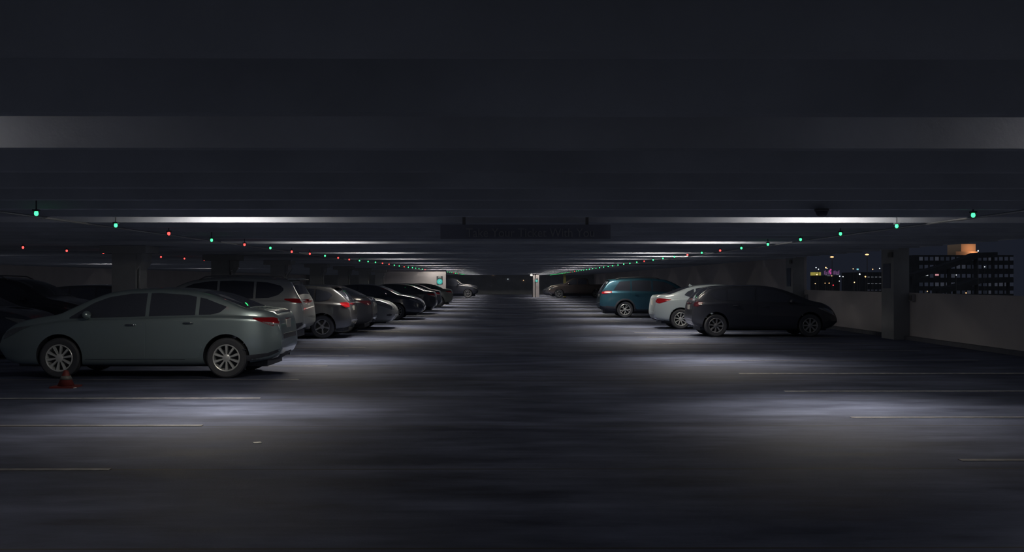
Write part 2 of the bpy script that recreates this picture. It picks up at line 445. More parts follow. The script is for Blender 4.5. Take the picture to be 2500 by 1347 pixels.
MB().box(-.01, .01, -.01, .01, .08, SZ - o.location.z).build('hanger', M['dark_steel'], o)
s = F / 100.2
o = empty('yellow_column', ((1379 - VX) / s, 100.2, 0), 0, 'pale yellow column behind the pickup truck hood', 'column')
MB().box(-.12, .12, 0, .5, 0, SZ).build('shaft', M['yellow'], o)

# ---------------------------------------------------------------- cone and litter
p = P(165, 944, 3875 * 1.0 / (944 - 687 - 0))
co = empty('traffic_cone', (p.x, p.y, 0), 0, 'small dull red traffic cone on the floor beside the silver sedan front wheel', 'traffic cone')
MB().box(-.17, .17, -.17, .17, 0, .025).build('cone_base', M['cone'], co)
MB().lathe([(.12, .02), (.032, .245), (.024, .25), (.0001, .25)], 24).build('cone_body', M['cone'], co, True)
MB().lathe([(.089, .115), (.066, .17)], 24).build('reflective_band', M['cone_band'], co, True)
for (px, py, nm) in ((184, 946, 'small pale paper scrap on the floor beside the traffic cone'), (630, 1080, 'tiny pale litter scrap in the lit patch at the left'), (1565, 778, 'tiny pale litter scrap on the floor beside the teal car')):
    Y = H * F / (py - VY); q = P(px, py, Y)
    o = MB().box(-.035, .035, -.03, .03, 0, .006, Matrix.Rotation(.5, 4, 'Z')).build('paper_scrap', M['paper'], None, False, (q.x, Y, .001)); tag(o, nm, 'litter')

# ================================================================ cars
def chaikin(p, it=2):
    for _ in range(it):
        q = [p[0]]
        for a, b in zip(p[:-1], p[1:]):
            q.append((a[0] * .75 + b[0] * .25, a[1] * .75 + b[1] * .25)); q.append((a[0] * .25 + b[0] * .75, a[1] * .25 + b[1] * .75))
        q.append(p[-1]); p = q
    return p

class Body:
    def __init__(s, sp):
        s.sp = sp; s.L = sp['top'][-1][0]; s.top = hermite(sp['top']); s.bot = hermite(sp['bot']); s.belt = hermite(sp['belt'])
        s.W = sp['width'] / 2; s.tum = sp.get('tumble', .36); s.cache = {}
        s.re = sp.get('rear_round', (.65, .72)); s.fe = sp.get('front_round', (.95, .66))
    def hw(s, x):
        f = 1.0
        d, m = s.re
        if x < d: f *= m + (1 - m) * (1 - (1 - x / d)**2.6)
        d, m = s.fe; q = s.L - x
        if q < d: f *= m + (1 - m) * (1 - (1 - q / d)**2.4)
        return s.W * f
    def ctrl(s, x):
        zt, zb, W = s.top(x), s.bot(x), s.hw(x)
        zs = min(s.belt(x), zb + .86 * (zt - zb)); k = min(1, (zs - zb) / .5)
        h = zt - zs; ze = zs + h * .87; we = W * .935 - (ze - zs) * s.tum
        zm = zb + (zs - zb) * .5
        cr = s.sp.get('crown', .035) * min(1, h / .2)
        return [(0, zb), (W * .84, zb), (W * .95, zb + .06 * k), (W * .985, zb + .18 * k), (W, zm), (W * .992, zs - .12 * k), (W * .990, zs - .03 * k), (W * .935, zs),
                (W * .935 * .7 + we * .3 + .006, zs * .7 + ze * .3), (W * .935 * .3 + we * .7 + .008, zs * .3 + ze * .7), (we, ze), (we - .05 - .02 * min(1, h / .3), zt - .35 * (zt - ze)), (we * .78, zt - cr * .55), (we * .4, zt - cr * .15), (0, zt)]
    def sec(s, x):
        x = round(x, 4)
        if x not in s.cache: s.cache[x] = chaikin(s.ctrl(x))
        return s.cache[x]
    def we(s, x): return s.ctrl(x)[10][0]
    def side_y(s, x, z):
        p = s.sec(x); best = 0
        for a, b in zip(p[:-1], p[1:]):
            if (a[1] - z) * (b[1] - z) <= 0 and abs(a[1] - b[1]) > 1e-9:
                y = a[0] + (b[0] - a[0]) * (z - a[1]) / (b[1] - a[1]); best = max(best, y)
        return best
    def top_z(s, x, y):
        p = s.sec(x); y = abs(y)
        for a, b in zip(p[::-1][:-1], p[::-1][1:]):
            if a[0] <= y <= b[0]: return a[1] + (b[1] - a[1]) * (y - a[0]) / max(1e-9, b[0] - a[0])
        return s.top(x)
    def stations(s):
        L = s.L; xs = set()
        for k in range(0, 12): xs.add(.30 * (k / 11)**1.8)
        n = int(L / .075)
        for k in range(n): xs.add(.3 + (L - .6) * k / n)
        for k in range(0, 12): xs.add(L - .30 * (k / 11)**1.8)
        return sorted(xs)

def slab(nu, nv, outer, inner, flip=False):
    """closed slab out of two grids"""
    v = outer + inner; o = nu * nv; f = []
    for i in range(nu - 1):
        for j in range(nv - 1):
            a = i * nv + j; f.append((a, a + nv, a + nv + 1, a + 1)); f.append((o + a, o + a + 1, o + a + nv + 1, o + a + nv))
    ring = [i * nv for i in range(nu)] + [(nu - 1) * nv + j for j in range(1, nv)] + [i * nv + nv - 1 for i in range(nu - 2, -1, -1)] + [j for j in range(nv - 2, 0, -1)]
    for a, b in zip(ring, ring[1:] + ring[:1]): f.append((a, o + a, o + b, b))
    if flip: f = [tuple(reversed(q)) for q in f]
    return v, f

def side_patch(B, name, mat, parent, lo, up, side, off=.006, deep=.02, nu=18, nv=7):
    """lo, up: polylines of (x, z); side +1 or -1"""
    x0, x1 = max(lo[0][0], up[0][0]), min(lo[-1][0], up[-1][0]); out = []; inn = []
    for i in range(nu):
        x = x0 + (x1 - x0) * i / (nu - 1); a, b = interp(lo, x), interp(up, x)
        if b < a + .002: b = a + .002
        for j in range(nv):
            z = a + (b - a) * j / (nv - 1); y = B.side_y(x, z)
            out.append(Vector((x - B.L / 2, side * (y + off), z))); inn.append(Vector((x - B.L / 2, side * (y - deep), z)))
    v, f = slab(nu, nv, out, inn, side < 0)
    o = mesh(name, v, f, mat, parent); recalc(o); auto_smooth(o, 35); return o

def top_patch(B, name, mat, parent, x0, x1, f0=-.9, f1=.9, off=.006, deep=.015, nu=12, nv=11, shape=None):
    out = []; inn = []
    for i in range(nu):
        t = i / (nu - 1); x = x0 + (x1 - x0) * t
        zc0, zc1 = B.top(max(0, x - .01)), B.top(min(B.L, x + .01)); n = Vector((-(zc1 - zc0) / .02, 0, 1)).normalized()
        w_ = B.we(x); k = shape(t) if shape else 1.0
        for j in range(nv):
            y = w_ * (f0 + (f1 - f0) * j / (nv - 1)) * k; q = Vector((x - B.L / 2, y, B.top_z(x, y)))
            out.append(q + n * off); inn.append(q - n * deep)
    v, f = slab(nu, nv, out, inn)
    o = mesh(name, v, f, mat, parent); recalc(o); auto_smooth(o, 35); return o

WH = {}
def wheel_meshes(r, rim, spokes, style, width=.2, rm='alloy'):
    key = (r, rim, spokes, style, rm)
    if key in WH: return WH[key]
    w2 = width / 2
    t = MB().lathe([(rim, -w2 + .01), (rim + .02, -w2), (r - .03, -w2), (r - .006, -w2 + .02), (r, -w2 + .05), (r, w2 - .05), (r - .006, w2 - .02), (r - .03, w2), (rim + .02, w2), (rim, w2 - .012), (rim, -w2 + .01)], 48, (0, 0, 0), 1, False)
    m = MB()
    m.lathe([(rim + .004, w2 - .004), (rim - .004, w2 + .002), (rim - .016, w2 - .004), (rim - .022, w2 - .03), (rim - .03, -w2 + .02)], 48, (0, 0, 0), 1, False)
    d = MB().lathe([(rim - .035, -w2 + .05), (rim - .035, -w2 + .06), (.0001, -w2 + .06)], 32, (0, 0, 0), 1)
    hub = MB().lathe([(.065, w2 - .06), (.062, w2 - .015), (.05, w2 - .008), (.0001, w2 - .006)], 20, (0, 0, 0), 1)
    n = spokes
    for k in range(n):
        for part in ((-1, 1) if style == 'y' else (0,)):
            a = 2 * math.pi * k / n; e = part * .24 if style == 'y' else 0
            ri, ro = .05, rim - .012; wi, wo = (.020, .013) if style == 'y' else ((.024, .034) if style == 'paddle' else (.03, .03))
            if n >= 9 and style != 'y': wi, wo = .013, .026
            ci = Vector((math.cos(a) * ri, 0, math.sin(a) * ri)); c2 = Vector((math.cos(a + e) * ro, 0, math.sin(a + e) * ro))
            dd = (c2 - ci).normalized(); u = Vector((-dd.z, 0, dd.x)); i = len(m.v)
            for (c, ww, yo, yb) in ((ci, wi, w2 - .015, w2 - .055), (c2, wo, w2 - .006, w2 - .04)):
                m.v += [c + u * ww + Vector((0, yb, 0)), c - u * ww + Vector((0, yb, 0)), c - u * ww * .7 + Vector((0, yo, 0)), c + u * ww * .7 + Vector((0, yo, 0))]
            m.f += [(i, i + 1, i + 5, i + 4), (i + 1, i + 2, i + 6, i + 5), (i + 2, i + 3, i + 7, i + 6), (i + 3, i, i + 4, i + 7), (i, i + 3, i + 2, i + 1), (i + 4, i + 5, i + 6, i + 7)]
    def mk(mb, nm, mt):
        o = recalc(mb.build(nm, mt)); auto_smooth(o, 35); me = o.data; bpy.data.objects.remove(o); return me
    WH[key] = (mk(t, 'wheel', M['rubber']), mk(m, 'rim', M[rm]), mk(d, 'brake_disc', M['plastic']), mk(hub, 'hub_cap', M[rm]))
    return WH[key]

def add_wheel(car, x, y, z, side, sp):
    ms = wheel_meshes(sp['r'], sp['rim'], sp['spokes'], sp['wstyle'], .2, sp.get('rimmat', 'alloy'))
    w_ = bpy.data.objects.new('wheel', ms[0]); link(w_, car); w_.location = (x, y, z)
    w_.rotation_euler = (0, R(sp.get('wrot', 0) + x * 37), 0 if side > 0 else math.pi)
    for nm, me in zip(('rim', 'brake_disc', 'hub_cap'), ms[1:]):
        c = bpy.data.objects.new(nm, me); link(c, w_)

def build_car(sp):
    """sp: the measured outline of one car; rear at x=0"""
    car = empty('car' if sp['kind'] != 'pickup' else 'pickup_truck', (0, 0, 0), 0, sp['label'], sp.get('cat', 'car'), sp.get('group'))
    B = Body(sp); L = B.L; pt = sp['paint']; hx = L / 2
    st = B.stations(); V = []; FA = []; n = len(B.sec(st[0]))
    ring = 2 * n - 2
    for x in st:
        p = B.sec(x)
        for (y, z) in p: V.append((x - hx, y, z))
        for (y, z) in p[1:-1][::-1]: V.append((x - hx, -y, z))
    for i in range(len(st) - 1):
        for j in range(ring):
            k = (j + 1) % ring; a, b = i * ring, (i + 1) * ring
            FA.append((a + j, b + j, b + k, a + k))
    FA.append(tuple(range(ring))); e = (len(st) - 1) * ring; FA.append(tuple(e + j for j in reversed(range(ring))))
    body = mesh('body', V, FA, [pt, M['plastic']], car); recalc(body)
    ra = sp['r'] + sp.get('gap', .045)
    cut = []
    for wx in sp['wheels']:
        c = MB().lathe([(ra, -1.2), (ra, 1.2)], 56, (wx - hx, 0, sp['r'] + .015), 1).build('cutter', pt); recalc(c); cut.append(c)
        md = body.modifiers.new('b', 'BOOLEAN'); md.operation = 'DIFFERENCE'; md.solver = 'EXACT'; md.object = c
    dg = bpy.context.evaluated_depsgraph_get(); dg.update()
    me = bpy.data.meshes.new_from_object(body.evaluated_get(dg)); body.modifiers.clear(); body.data = me; me.name = 'body'
    for c in cut: bpy.data.objects.remove(c)
    clad = sp.get('clad', 0)
    for pg in me.polygons:
        pg.use_smooth = True; c = pg.center
        pg.material_index = 0
        for wx in sp['wheels']:
            d = math.hypot(c.x - (wx - hx), c.z - sp['r'] - .015)
            if abs(d - ra) < .012 and abs(pg.normal.y) < .3: pg.material_index = 1
        if c.z < clad + B.bot(c.x + hx) * 0: pg.material_index = 1
    me.set_sharp_from_angle(angle=R(38))
    # underbody
    MB().box(.25 - hx, hx - .3, -B.W * .62, B.W * .62, .17, .42).build('underbody', M['plastic'], car)
    for wx in sp['wheels']:
        for sd in (1, -1): add_wheel(car, wx - hx, sd * (B.W - .115), sp['r'], sd, sp)
    # glass
    lo, up = sp['win']
    cuts = [lo[0][0]] + sp['pillars'] + [lo[-1][0]]
    cuts[0] = max(lo[0][0], up[0][0]); cuts[-1] = min(lo[-1][0], up[-1][0])
    gl = sp.get('glass', M['glass'])
    for sd in (1, -1):
        for a, b in zip(cuts[:-1], cuts[1:]):
            a2 = a + (.03 if a != cuts[0] else 0); b2 = b - (.03 if b != cuts[-1] else 0)
            def clip(pl): return [(a2, interp(pl, a2))] + [q for q in pl if a2 < q[0] < b2] + [(b2, interp(pl, b2))]
            side_patch(B, 'side_window', gl, car, clip(lo), clip(up), sd, .004, .02, 20 if b2 - a2 > .5 else 10, 6)
    top_patch(B, 'windshield', gl, car, *sp['ws'], off=.004, nu=14)
    if sp.get('rw'): top_patch(B, 'rear_window', gl, car, *sp['rw'], f0=-.86, f1=.86, off=.004, nu=14)
    # doors with handles
    for sd in (1, -1):
        for (a, b, nm) in sp['doors']:
            lo_, up_ = [], []
            for k in range(21):
                x = a + (b - a) * k / 20; z0 = B.bot(x) + .13
                for wx in sp['wheels']:
                    dx = abs(x - wx)
                    if dx < ra + .06: z0 = max(z0, sp['r'] + math.sqrt(max(0, (ra + .06)**2 - dx * dx)))
                lo_.append((x, z0)); up_.append((x, min(B.belt(x), interp(lo, x) if lo[0][0] < x < lo[-1][0] else 9) - .025))
            d = side_patch(B, nm, pt, car, lo_, up_, sd, .0035, .01, 21, 9)
            hxx = a + .22 if nm == 'rear_door' or True else b; hz = B.belt(hxx) - .11; y = B.side_y(hxx, hz)
            MB().tube([(hxx - hx - .08, sd * (y + .004), hz), (hxx - hx - .055, sd * (y + .03), hz + .003), (hxx - hx + .07, sd * (y + .03), hz + .001), (hxx - hx + .09, sd * (y + .004), hz)], [.011, .013, .013, .010], 8).build('door_handle', sp.get('handle', pt), d, True)
        mx, mz = sp['mirror']; y = B.side_y(mx, mz)
        m_ = MB().ell((mx - hx, sd * (y + .10), mz + .03), (.065, .095, .065))
        m_.box(mx - hx - .03, mx - hx + .03, min(sd * (y - .02), sd * (y + .08)), max(sd * (y - .02), sd * (y + .08)), mz - .03, mz + .01)
        m_.build('side_mirror', sp.get('mirror_mat', pt), car, True)
        for (nm, mt, l2, u2) in sp.get('lamps', []):
            side_patch(B, nm, M[mt], car, l2, u2, sd, .008, .03, 16, 6)
        for (nm, mt, l2, u2, of) in sp.get('strips', []):
            side_patch(B, nm, mt if not isinstance(mt, str) else M[mt], car, l2, u2, sd, of, .02, 24, 4)
        if sp.get('rails'):
            a, b = sp['rails']; pts = []
            for k in range(13):
                x = a + (b - a) * k / 12; yv = B.we(x) - .05; rise = .055 if 0 < k < 12 else 0
                pts.append((x - hx, sd * yv, B.top_z(x, yv) + rise + .005))
            MB().tube(pts, .016, 8).build('roof_rail', sp.get('rail_mat', M['dark_steel']), car, True)
        if clad or sp.get('arch_trim'):
            for wx in sp['wheels']:
                v = []; f = []; N = 26
                for k in range(N + 1):
                    a = math.pi * (-.06 + 1.12 * k / N)
                    for rr, of in ((ra - .004, .0), (ra + .002, .016), (ra + .055, .012), (ra + .06, -.004)):
                        x = wx + math.cos(a) * rr; z = sp['r'] + .015 + math.sin(a) * rr
                        z = max(z, B.bot(x) + .02); v.append((x - hx, sd * (B.side_y(min(max(x, .02), L - .02), z) + of), z))
                for k in range(N):
                    for j in range(3): f.append((k * 4 + j, k * 4 + j + 1, k * 4 + 5 + j, k * 4 + 4 + j))
                    f.append((k * 4 + 3, k * 4, k * 4 + 4, k * 4 + 7))
                o = mesh('arch_trim', v, f, M['plastic'], car); recalc(o); auto_smooth(o)
    # ends
    for (nm, mt, x0, x1, f0, f1, of) in sp.get('ends', []):
        top_patch(B, nm, M[mt] if isinstance(mt, str) else mt, car, x0, x1, f0, f1, of, .02, 8, 9)
    if sp.get('spoiler'):
        x, z, d = sp['spoiler']; yv = B.we(x + .1) * .93
        MB().prism([(x - d - hx, z - .012), (x - d - hx, z + .008), (x + .02 - hx, z + .035), (x + .14 - hx, z + .02), (x + .14 - hx, z - .02)], 1, -yv, yv).build('roof_spoiler', sp.get('spoiler_mat', pt), car)
    if sp.get('fin'):
        x = sp['fin']; z = B.top(x)
        o = MB(); i = 0
        o.v = [Vector(q) for q in ((x - .03 - hx, 0, z + .065), (x - .06 - hx, -.02, z - .012), (x - .06 - hx, .02, z - .012), (x + .12 - hx, 0, z - .01))]
        o.f = [(0, 1, 2), (0, 3, 1), (0, 2, 3), (1, 3, 2)]
        o.build('fin_antenna', pt, car)
    if sp.get('whip'):
        x = sp['whip']; z = B.top(x)
        MB().tube([(x - hx, 0, z - .01), (x - .19 - hx, 0, z + .26)], [.006, .003], 6).build('antenna', M['plastic'], car)
    # exhaust and plates
    ez = B.bot(.15) - .01
    MB().tube([(.03 - hx + .06, -.48, ez + .02), (.5 - hx, -.48, ez + .03)], .03, 10).build('exhaust', M['steel'], car)
    if sp.get('plate'):
        x, z = sp['plate']; MB().box(x - .014 - hx, x + .03 - hx, -.16, .16, z - .08, z + .08).build('licence_plate', M['plate'], car)
    return car

def place(c, x_rear, y_near, sp, rear_to_aisle=True, left=True):
    """left cars stand left of the aisle; the end at the aisle sits at x_rear"""
    L = sp['top'][-1][0]; cyy = y_near + sp['width'] / 2
    if left: c.location = (x_rear - L / 2, cyy, 0); c.rotation_euler = (0, 0, math.pi if rear_to_aisle else 0)
    else: c.location = (x_rear + L / 2, cyy, 0); c.rotation_euler = (0, 0, 0 if rear_to_aisle else math.pi)

def spec(base, **kw):
    d = dict(base); d.update(kw); return d

# ---- outlines (metres from the rear bumper)
SEDAN = dict(kind='sedan', width=1.76,
    top=[(0, .62), (.008, .72), (.03, .88), (.07, 1.0), (.14, 1.065), (.3, 1.10), (.52, 1.125), (.8, 1.235), (1.15, 1.365), (1.5, 1.43), (1.95, 1.455), (2.4, 1.445), (2.75, 1.395), (3.05, 1.285), (3.4, 1.11), (3.55, 1.035), (3.9, .975), (4.25, .89), (4.45, .79), (4.55, .68), (4.59, .58)],
    bot=[(0, .46), (.05, .36), (.2, .28), (.6, .22), (1.5, .19), (3.6, .19), (4.2, .20), (4.45, .26), (4.59, .40)],
    belt=[(0, .86), (.2, .965), (1.0, 1.0), (2.2, .97), (3.4, .93), (4.0, .86), (4.59, .6)],
    r=.325, rim=.215, spokes=10, wstyle='paddle', wheels=[.84, 3.51],
    win=([(.86, 1.135), (.95, 1.055), (1.08, 1.02), (2.2, .99), (3.36, .955)], [(.86, 1.15), (1.0, 1.20), (1.2, 1.275), (1.5, 1.335), (1.95, 1.365), (2.4, 1.355), (2.75, 1.30), (3.0, 1.205), (3.36, .975)]),
    pillars=[1.32, 2.12], ws=(2.78, 3.5), rw=(.56, 1.28),
    doors=[(1.22, 2.12, 'rear_door'), (2.14, 3.2, 'front_door')], mirror=(3.05, .99),
    lamps=[('tail_lamp', 'red_lens', [(.04, .87), (.12, .83), (.42, .955)], [(.04, .94), (.12, .975), (.42, .968)]),
           ('tail_lamp_lens', 'clear_lens', [(.03, .83), (.16, .85), (.27, .90)], [(.03, .868), (.16, .895), (.27, .905)]),
           ('headlamp', 'head_lens', [(4.0, .83), (4.3, .70), (4.5, .62)], [(4.0, .845), (4.3, .80), (4.5, .72)])],
    plate=(.03, .84), whip=None)
LIGHTS = SEDAN['lamps']
SUV = dict(kind='suv', width=1.84,
    top=[(0, .70), (.01, .82), (.03, .98), (.07, 1.10), (.14, 1.22), (.24, 1.40), (.32, 1.55), (.38, 1.60), (.55, 1.625), (1.0, 1.66), (1.7, 1.68), (2.3, 1.665), (2.75, 1.60), (3.05, 1.49), (3.45, 1.24), (3.6, 1.16), (3.95, 1.09), (4.3, .99), (4.5, .86), (4.58, .72), (4.62, .62)],
    bot=[(0, .50), (.05, .42), (.2, .34), (.6, .26), (1.5, .23), (3.6, .23), (4.2, .25), (4.45, .30), (4.62, .46)],
    belt=[(0, .98), (.2, 1.08), (1.0, 1.09), (2.2, 1.06), (3.5, 1.03), (4.0, .96), (4.62, .66)],
    r=.35, rim=.23, spokes=5, wstyle='paddle', wheels=[.97, 3.68], tumble=.30,
    win=([(.50, 1.33), (.62, 1.22), (.85, 1.15), (2.2, 1.10), (3.36, 1.06)], [(.50, 1.38), (.58, 1.45), (.9, 1.53), (1.7, 1.575), (2.3, 1.56), (2.7, 1.50), (3.0, 1.38), (3.36, 1.09)]),
    pillars=[1.2, 2.1], ws=(2.78, 3.5), rw=(.15, .31),
    doors=[(1.2, 2.1, 'rear_door'), (2.12, 3.2, 'front_door')], mirror=(3.05, 1.11),
    lamps=[('tail_lamp', 'red_lens', [(.03, 1.02), (.2, 1.03), (.46, 1.10)], [(.03, 1.10), (.2, 1.14), (.46, 1.13)]),
           ('headlamp', 'head_lens', [(4.0, .94), (4.3, .80), (4.5, .74)], [(4.0, .955), (4.3, .90), (4.5, .82)])],
    clad=.0, rails=(.7, 2.6), spoiler=(.28, 1.60, .12), plate=(.04, .92), rear_round=(.4, .86))
HATCH = dict(kind='hatch', width=1.74,
    top=[(0, .58), (.01, .70), (.03, .86), (.07, .98), (.13, 1.06), (.25, 1.20), (.42, 1.34), (.52, 1.40), (.8, 1.43), (1.3, 1.455), (1.8, 1.46), (2.2, 1.43), (2.5, 1.36), (2.9, 1.21), (3.2, 1.08), (3.35, 1.02), (3.6, .97), (3.85, .87), (4.0, .75), (4.08, .62), (4.12, .52)],
    bot=[(0, .44), (.05, .34), (.2, .27), (.6, .21), (1.5, .18), (3.1, .18), (3.7, .20), (3.95, .26), (4.12, .38)],
    belt=[(0, .84), (.2, .94), (1.0, .985), (2.2, .95), (3.2, .92), (3.6, .86), (4.12, .55)],
    r=.32, rim=.205, spokes=8, wstyle='paddle', wheels=[.76, 3.40], tumble=.34,
    win=([(.50, 1.17), (.6, 1.06), (.75, 1.02), (2.2, .985), (3.1, .95)], [(.50, 1.19), (.62, 1.27), (.9, 1.335), (1.4, 1.365), (1.8, 1.365), (2.2, 1.33), (2.5, 1.26), (3.1, .97)]),
    pillars=[.98, 1.78], ws=(2.5, 3.2), rw=(.14, .46),
    doors=[(.98, 1.78, 'rear_door'), (1.8, 2.85, 'front_door')], mirror=(2.75, .97),
    lamps=[('tail_lamp', 'red_lens', [(.04, .86), (.14, .84), (.28, .93)], [(.04, .95), (.14, .99), (.28, .98)]),
           ('headlamp', 'head_lens', [(3.5, .80), (3.8, .68), (4.0, .6)], [(3.5, .82), (3.8, .79), (4.0, .70)])],
    plate=(.03, .80), front_round=(.85, .66))

cars = {}
def add(key, sp, xr, yn, rear=True, left=True):
    c = build_car(sp); place(c, xr, yn, sp, rear, left); cars[key] = c; return c

# left side, along the aisle
silver = paint('silver_green_paint', (.36, .46, .50), .72, .36)
add('sedan', spec(SEDAN, paint=silver, label='silver green sedan nearest on the left, rear to the aisle, ten spoke wheels', handle=M['chrome'],
    strips=[('rocker_trim', M['chrome'], [(1.5, .30), (3.1, .30)], [(1.5, .306), (3.1, .306)], .004),
            ('side_reflector', M['chrome'], [(.52, .455), (.58, .455)], [(.52, .465), (.58, .465)], .006),
            ('valance', M['plastic'], [(.03, .33), (.2, .24), (.58, .22)], [(.03, .46), (.2, .40), (.58, .36)], .004)],
    ends=[('boot_lip', M['chrome'], .10, .14, -.8, .8, .012), ('rear_valance', 'plastic', .0, .006, -.8, .8, .01)]), -3.62, 16.42)
pearl = paint('pearl_paint', (.42, .46, .49), .5, .3)
add('suv', spec(SUV, paint=pearl, label='pale silver crossover with roof rails and short antenna, behind the silver green sedan', whip=.62, rail_mat=M['steel'],
    strips=[('bumper_cladding', M['plastic'], [(.03, .48), (.2, .36), (.56, .30)], [(.03, .55), (.2, .52), (.56, .50)], .006)]), -4.93, 25.05)
grey = paint('dark_grey_paint', (.10, .105, .12), .5, .33)
add('hatch', spec(HATCH, paint=grey, rimmat='alloy_dark', label='dark grey hatchback with dull five spoke wheels, beside the pale crossover', spokes=5, spoiler=(.38, 1.385, .06)), -4.2, 27.85)
blk = paint('black_paint', (.035, .039, .055), .1, .3)
blk2 = paint('blue_black_paint', (.032, .039, .062), .2, .28)
add('dark1', spec(SEDAN, paint=blk, rimmat='alloy_dark', label='black sedan with flat boot and bright edged rear window, beside the dark grey hatchback', lamps=[('tail_lamp', 'dark_lens', [(.04, .87), (.12, .83), (.42, .955)], [(.04, .94), (.12, .975), (.42, .968)])], ends=[('boot_lip', M['chrome'], .10, .14, -.8, .8, .012)], handle=M['plastic']), -4.0, 30.8)
lgrey = paint('light_grey_paint', (.34, .37, .41), .6, .33)
fr = [('grille', 'plastic', 4.50, 4.585, -.5, .5, .006)]
add('grey2', spec(SEDAN, paint=lgrey, label='light grey sedan parked nose out with a dark headlamp, beyond the black sedan', ends=fr,
    strips=[('fog_lamp_recess', M['plastic'], [(4.34, .42), (4.44, .41), (4.5, .44)], [(4.34, .47), (4.44, .49), (4.5, .47)], .006)]), -3.62, 33.5, rear=False)
add('dark2', spec(SEDAN, paint=blk2, rimmat='alloy_dark', label='black coupe parked nose out with a glossy hood and bright headlamp, mid left row', ends=fr, pillars=[1.9]), -3.32, 41.7, rear=False)
add('dark3', spec(SEDAN, paint=blk, rimmat='alloy_dark', label='black sedan, rear to the aisle, directly beyond the nose out coupe', ends=[('boot_lip', M['chrome'], .10, .14, -.8, .8, .012)]), -3.3, 48.9)
add('dark4', spec(SEDAN, paint=blk2, rimmat='alloy_dark', label='black sedan with pale rear window edge, second beyond the nose out coupe', ends=[('boot_lip', M['chrome'], .10, .14, -.8, .8, .012)]), -3.4, 54.3)
dgreen = paint('grey_green_paint', (.12, .135, .135), .3, .35)
add('far1', spec(SEDAN, paint=dgreen, rimmat='alloy_dark', label='grey green sedan just in front of the pale wall with the teal poster'), -3.2, 62.5)
PICK = dict(kind='pickup', cat='truck', width=1.98, paint=None,
    top=[(0, .95), (.01, 1.15), (.03, 1.26), (.08, 1.28), (1.0, 1.285), (1.85, 1.29), (1.92, 1.35), (2.0, 1.80), (2.1, 1.87), (2.6, 1.92), (3.2, 1.91), (3.6, 1.82), (4.15, 1.40), (4.3, 1.32), (4.9, 1.27), (5.4, 1.20), (5.6, 1.10), (5.68, .90), (5.72, .80)],
    bot=[(0, .55), (.1, .48), (.6, .40), (1.8, .36), (4.6, .36), (5.3, .36), (5.6, .42), (5.72, .52)],
    belt=[(0, 1.2), (2.0, 1.23), (3.5, 1.22), (4.3, 1.2), (5.2, 1.08), (5.72, .8)],
    r=.40, rim=.25, spokes=6, wstyle='paddle', wheels=[1.15, 4.75], tumble=.24,
    win=([(2.12, 1.28), (3.9, 1.26)], [(2.12, 1.70), (2.5, 1.79), (3.2, 1.79), (3.55, 1.70), (3.9, 1.40)]),
    pillars=[3.0], ws=(3.62, 4.16), rw=None, doors=[(2.2, 2.98, 'rear_door'), (3.0, 3.95, 'front_door')], mirror=(3.85, 1.30),
    lamps=[('tail_lamp', 'red_lens', [(.03, .95), (.14, .95)], [(.03, 1.2), (.14, 1.2)]), ('headlamp', 'head_lens', [(5.25, .9), (5.6, .86)], [(5.25, 1.0), (5.6, 1.0)])],
    ends=[('grille', 'plastic', 5.62, 5.70, -.6, .6, .006)], front_round=(.6, .84), rear_round=(.2, .95), crown=.05)
add('pick_l', spec(PICK, paint=blk, rimmat='alloy_dark', label='black pickup truck parked nose out past the end of the pale wall'), -2.5, 96.5, rear=False)
# right side, along the aisle
add('black_r', spec(HATCH, paint=blk, rimmat='alloy_dark', label='black hatchback nearest on the right, rear to the aisle, nose to the parapet', handle=M['plastic'], wheels=[.64, 3.28], lamps=[('tail_lamp', 'dark_lens', [(.04, .86), (.14, .84), (.28, .93)], [(.04, .95), (.14, .99), (.28, .98)]), ('headlamp', 'head_lens', [(3.5, .80), (3.8, .68), (4.0, .6)], [(3.5, .82), (3.8, .79), (4.0, .70)])]), 5.28, 28.6, left=False)
white = paint('white_paint', (.44, .52, .58), .05, .3)
add('white_r', spec(SEDAN, paint=white, label='white sedan with large red tail lamps and fin antenna, half behind the black hatchback', fin=1.3, spokes=9,
    top=[(0, .58), (.008, .70), (.03, .86), (.06, 1.0), (.1, 1.075), (.2, 1.115), (.45, 1.135), (.72, 1.22), (1.1, 1.36), (1.5, 1.44), (1.95, 1.475), (2.4, 1.46), (2.75, 1.40), (3.05, 1.28), (3.4, 1.11), (3.55, 1.035), (3.9, .975), (4.2, .89), (4.4, .79), (4.48, .68), (4.5, .58)],
    bot=[(0, .46), (.05, .33), (.2, .27), (.6, .22), (1.5, .19), (3.6, .19), (4.2, .20), (4.4, .26), (4.5, .40)],
    wheels=[.84, 3.50], rw=(.50, 1.22),
    win=([(.98, 1.10), (1.12, 1.05), (1.4, 1.015), (2.2, .985), (3.3, .955)], [(.98, 1.13), (1.08, 1.22), (1.3, 1.315), (1.6, 1.36), (1.95, 1.375), (2.4, 1.36), (2.75, 1.30), (3.0, 1.20), (3.3, .98)]),
    lamps=[('tail_lamp', 'red_lens', [(.05, .86), (.16, .83), (.52, .955)], [(.05, .98), (.16, 1.01), (.52, .965)]),
           ('headlamp', 'head_lens', [(3.9, .83), (4.2, .70), (4.4, .62)], [(3.9, .845), (4.2, .80), (4.4, .72)])],
    strips=[('valance', M['plastic'], [(.04, .30), (.2, .24), (.5, .22)], [(.04, .35), (.2, .31), (.5, .26)], .004)]), 4.9, 33.3, left=False)
teal = paint('teal_paint', (.05, .16, .24), .65, .34)
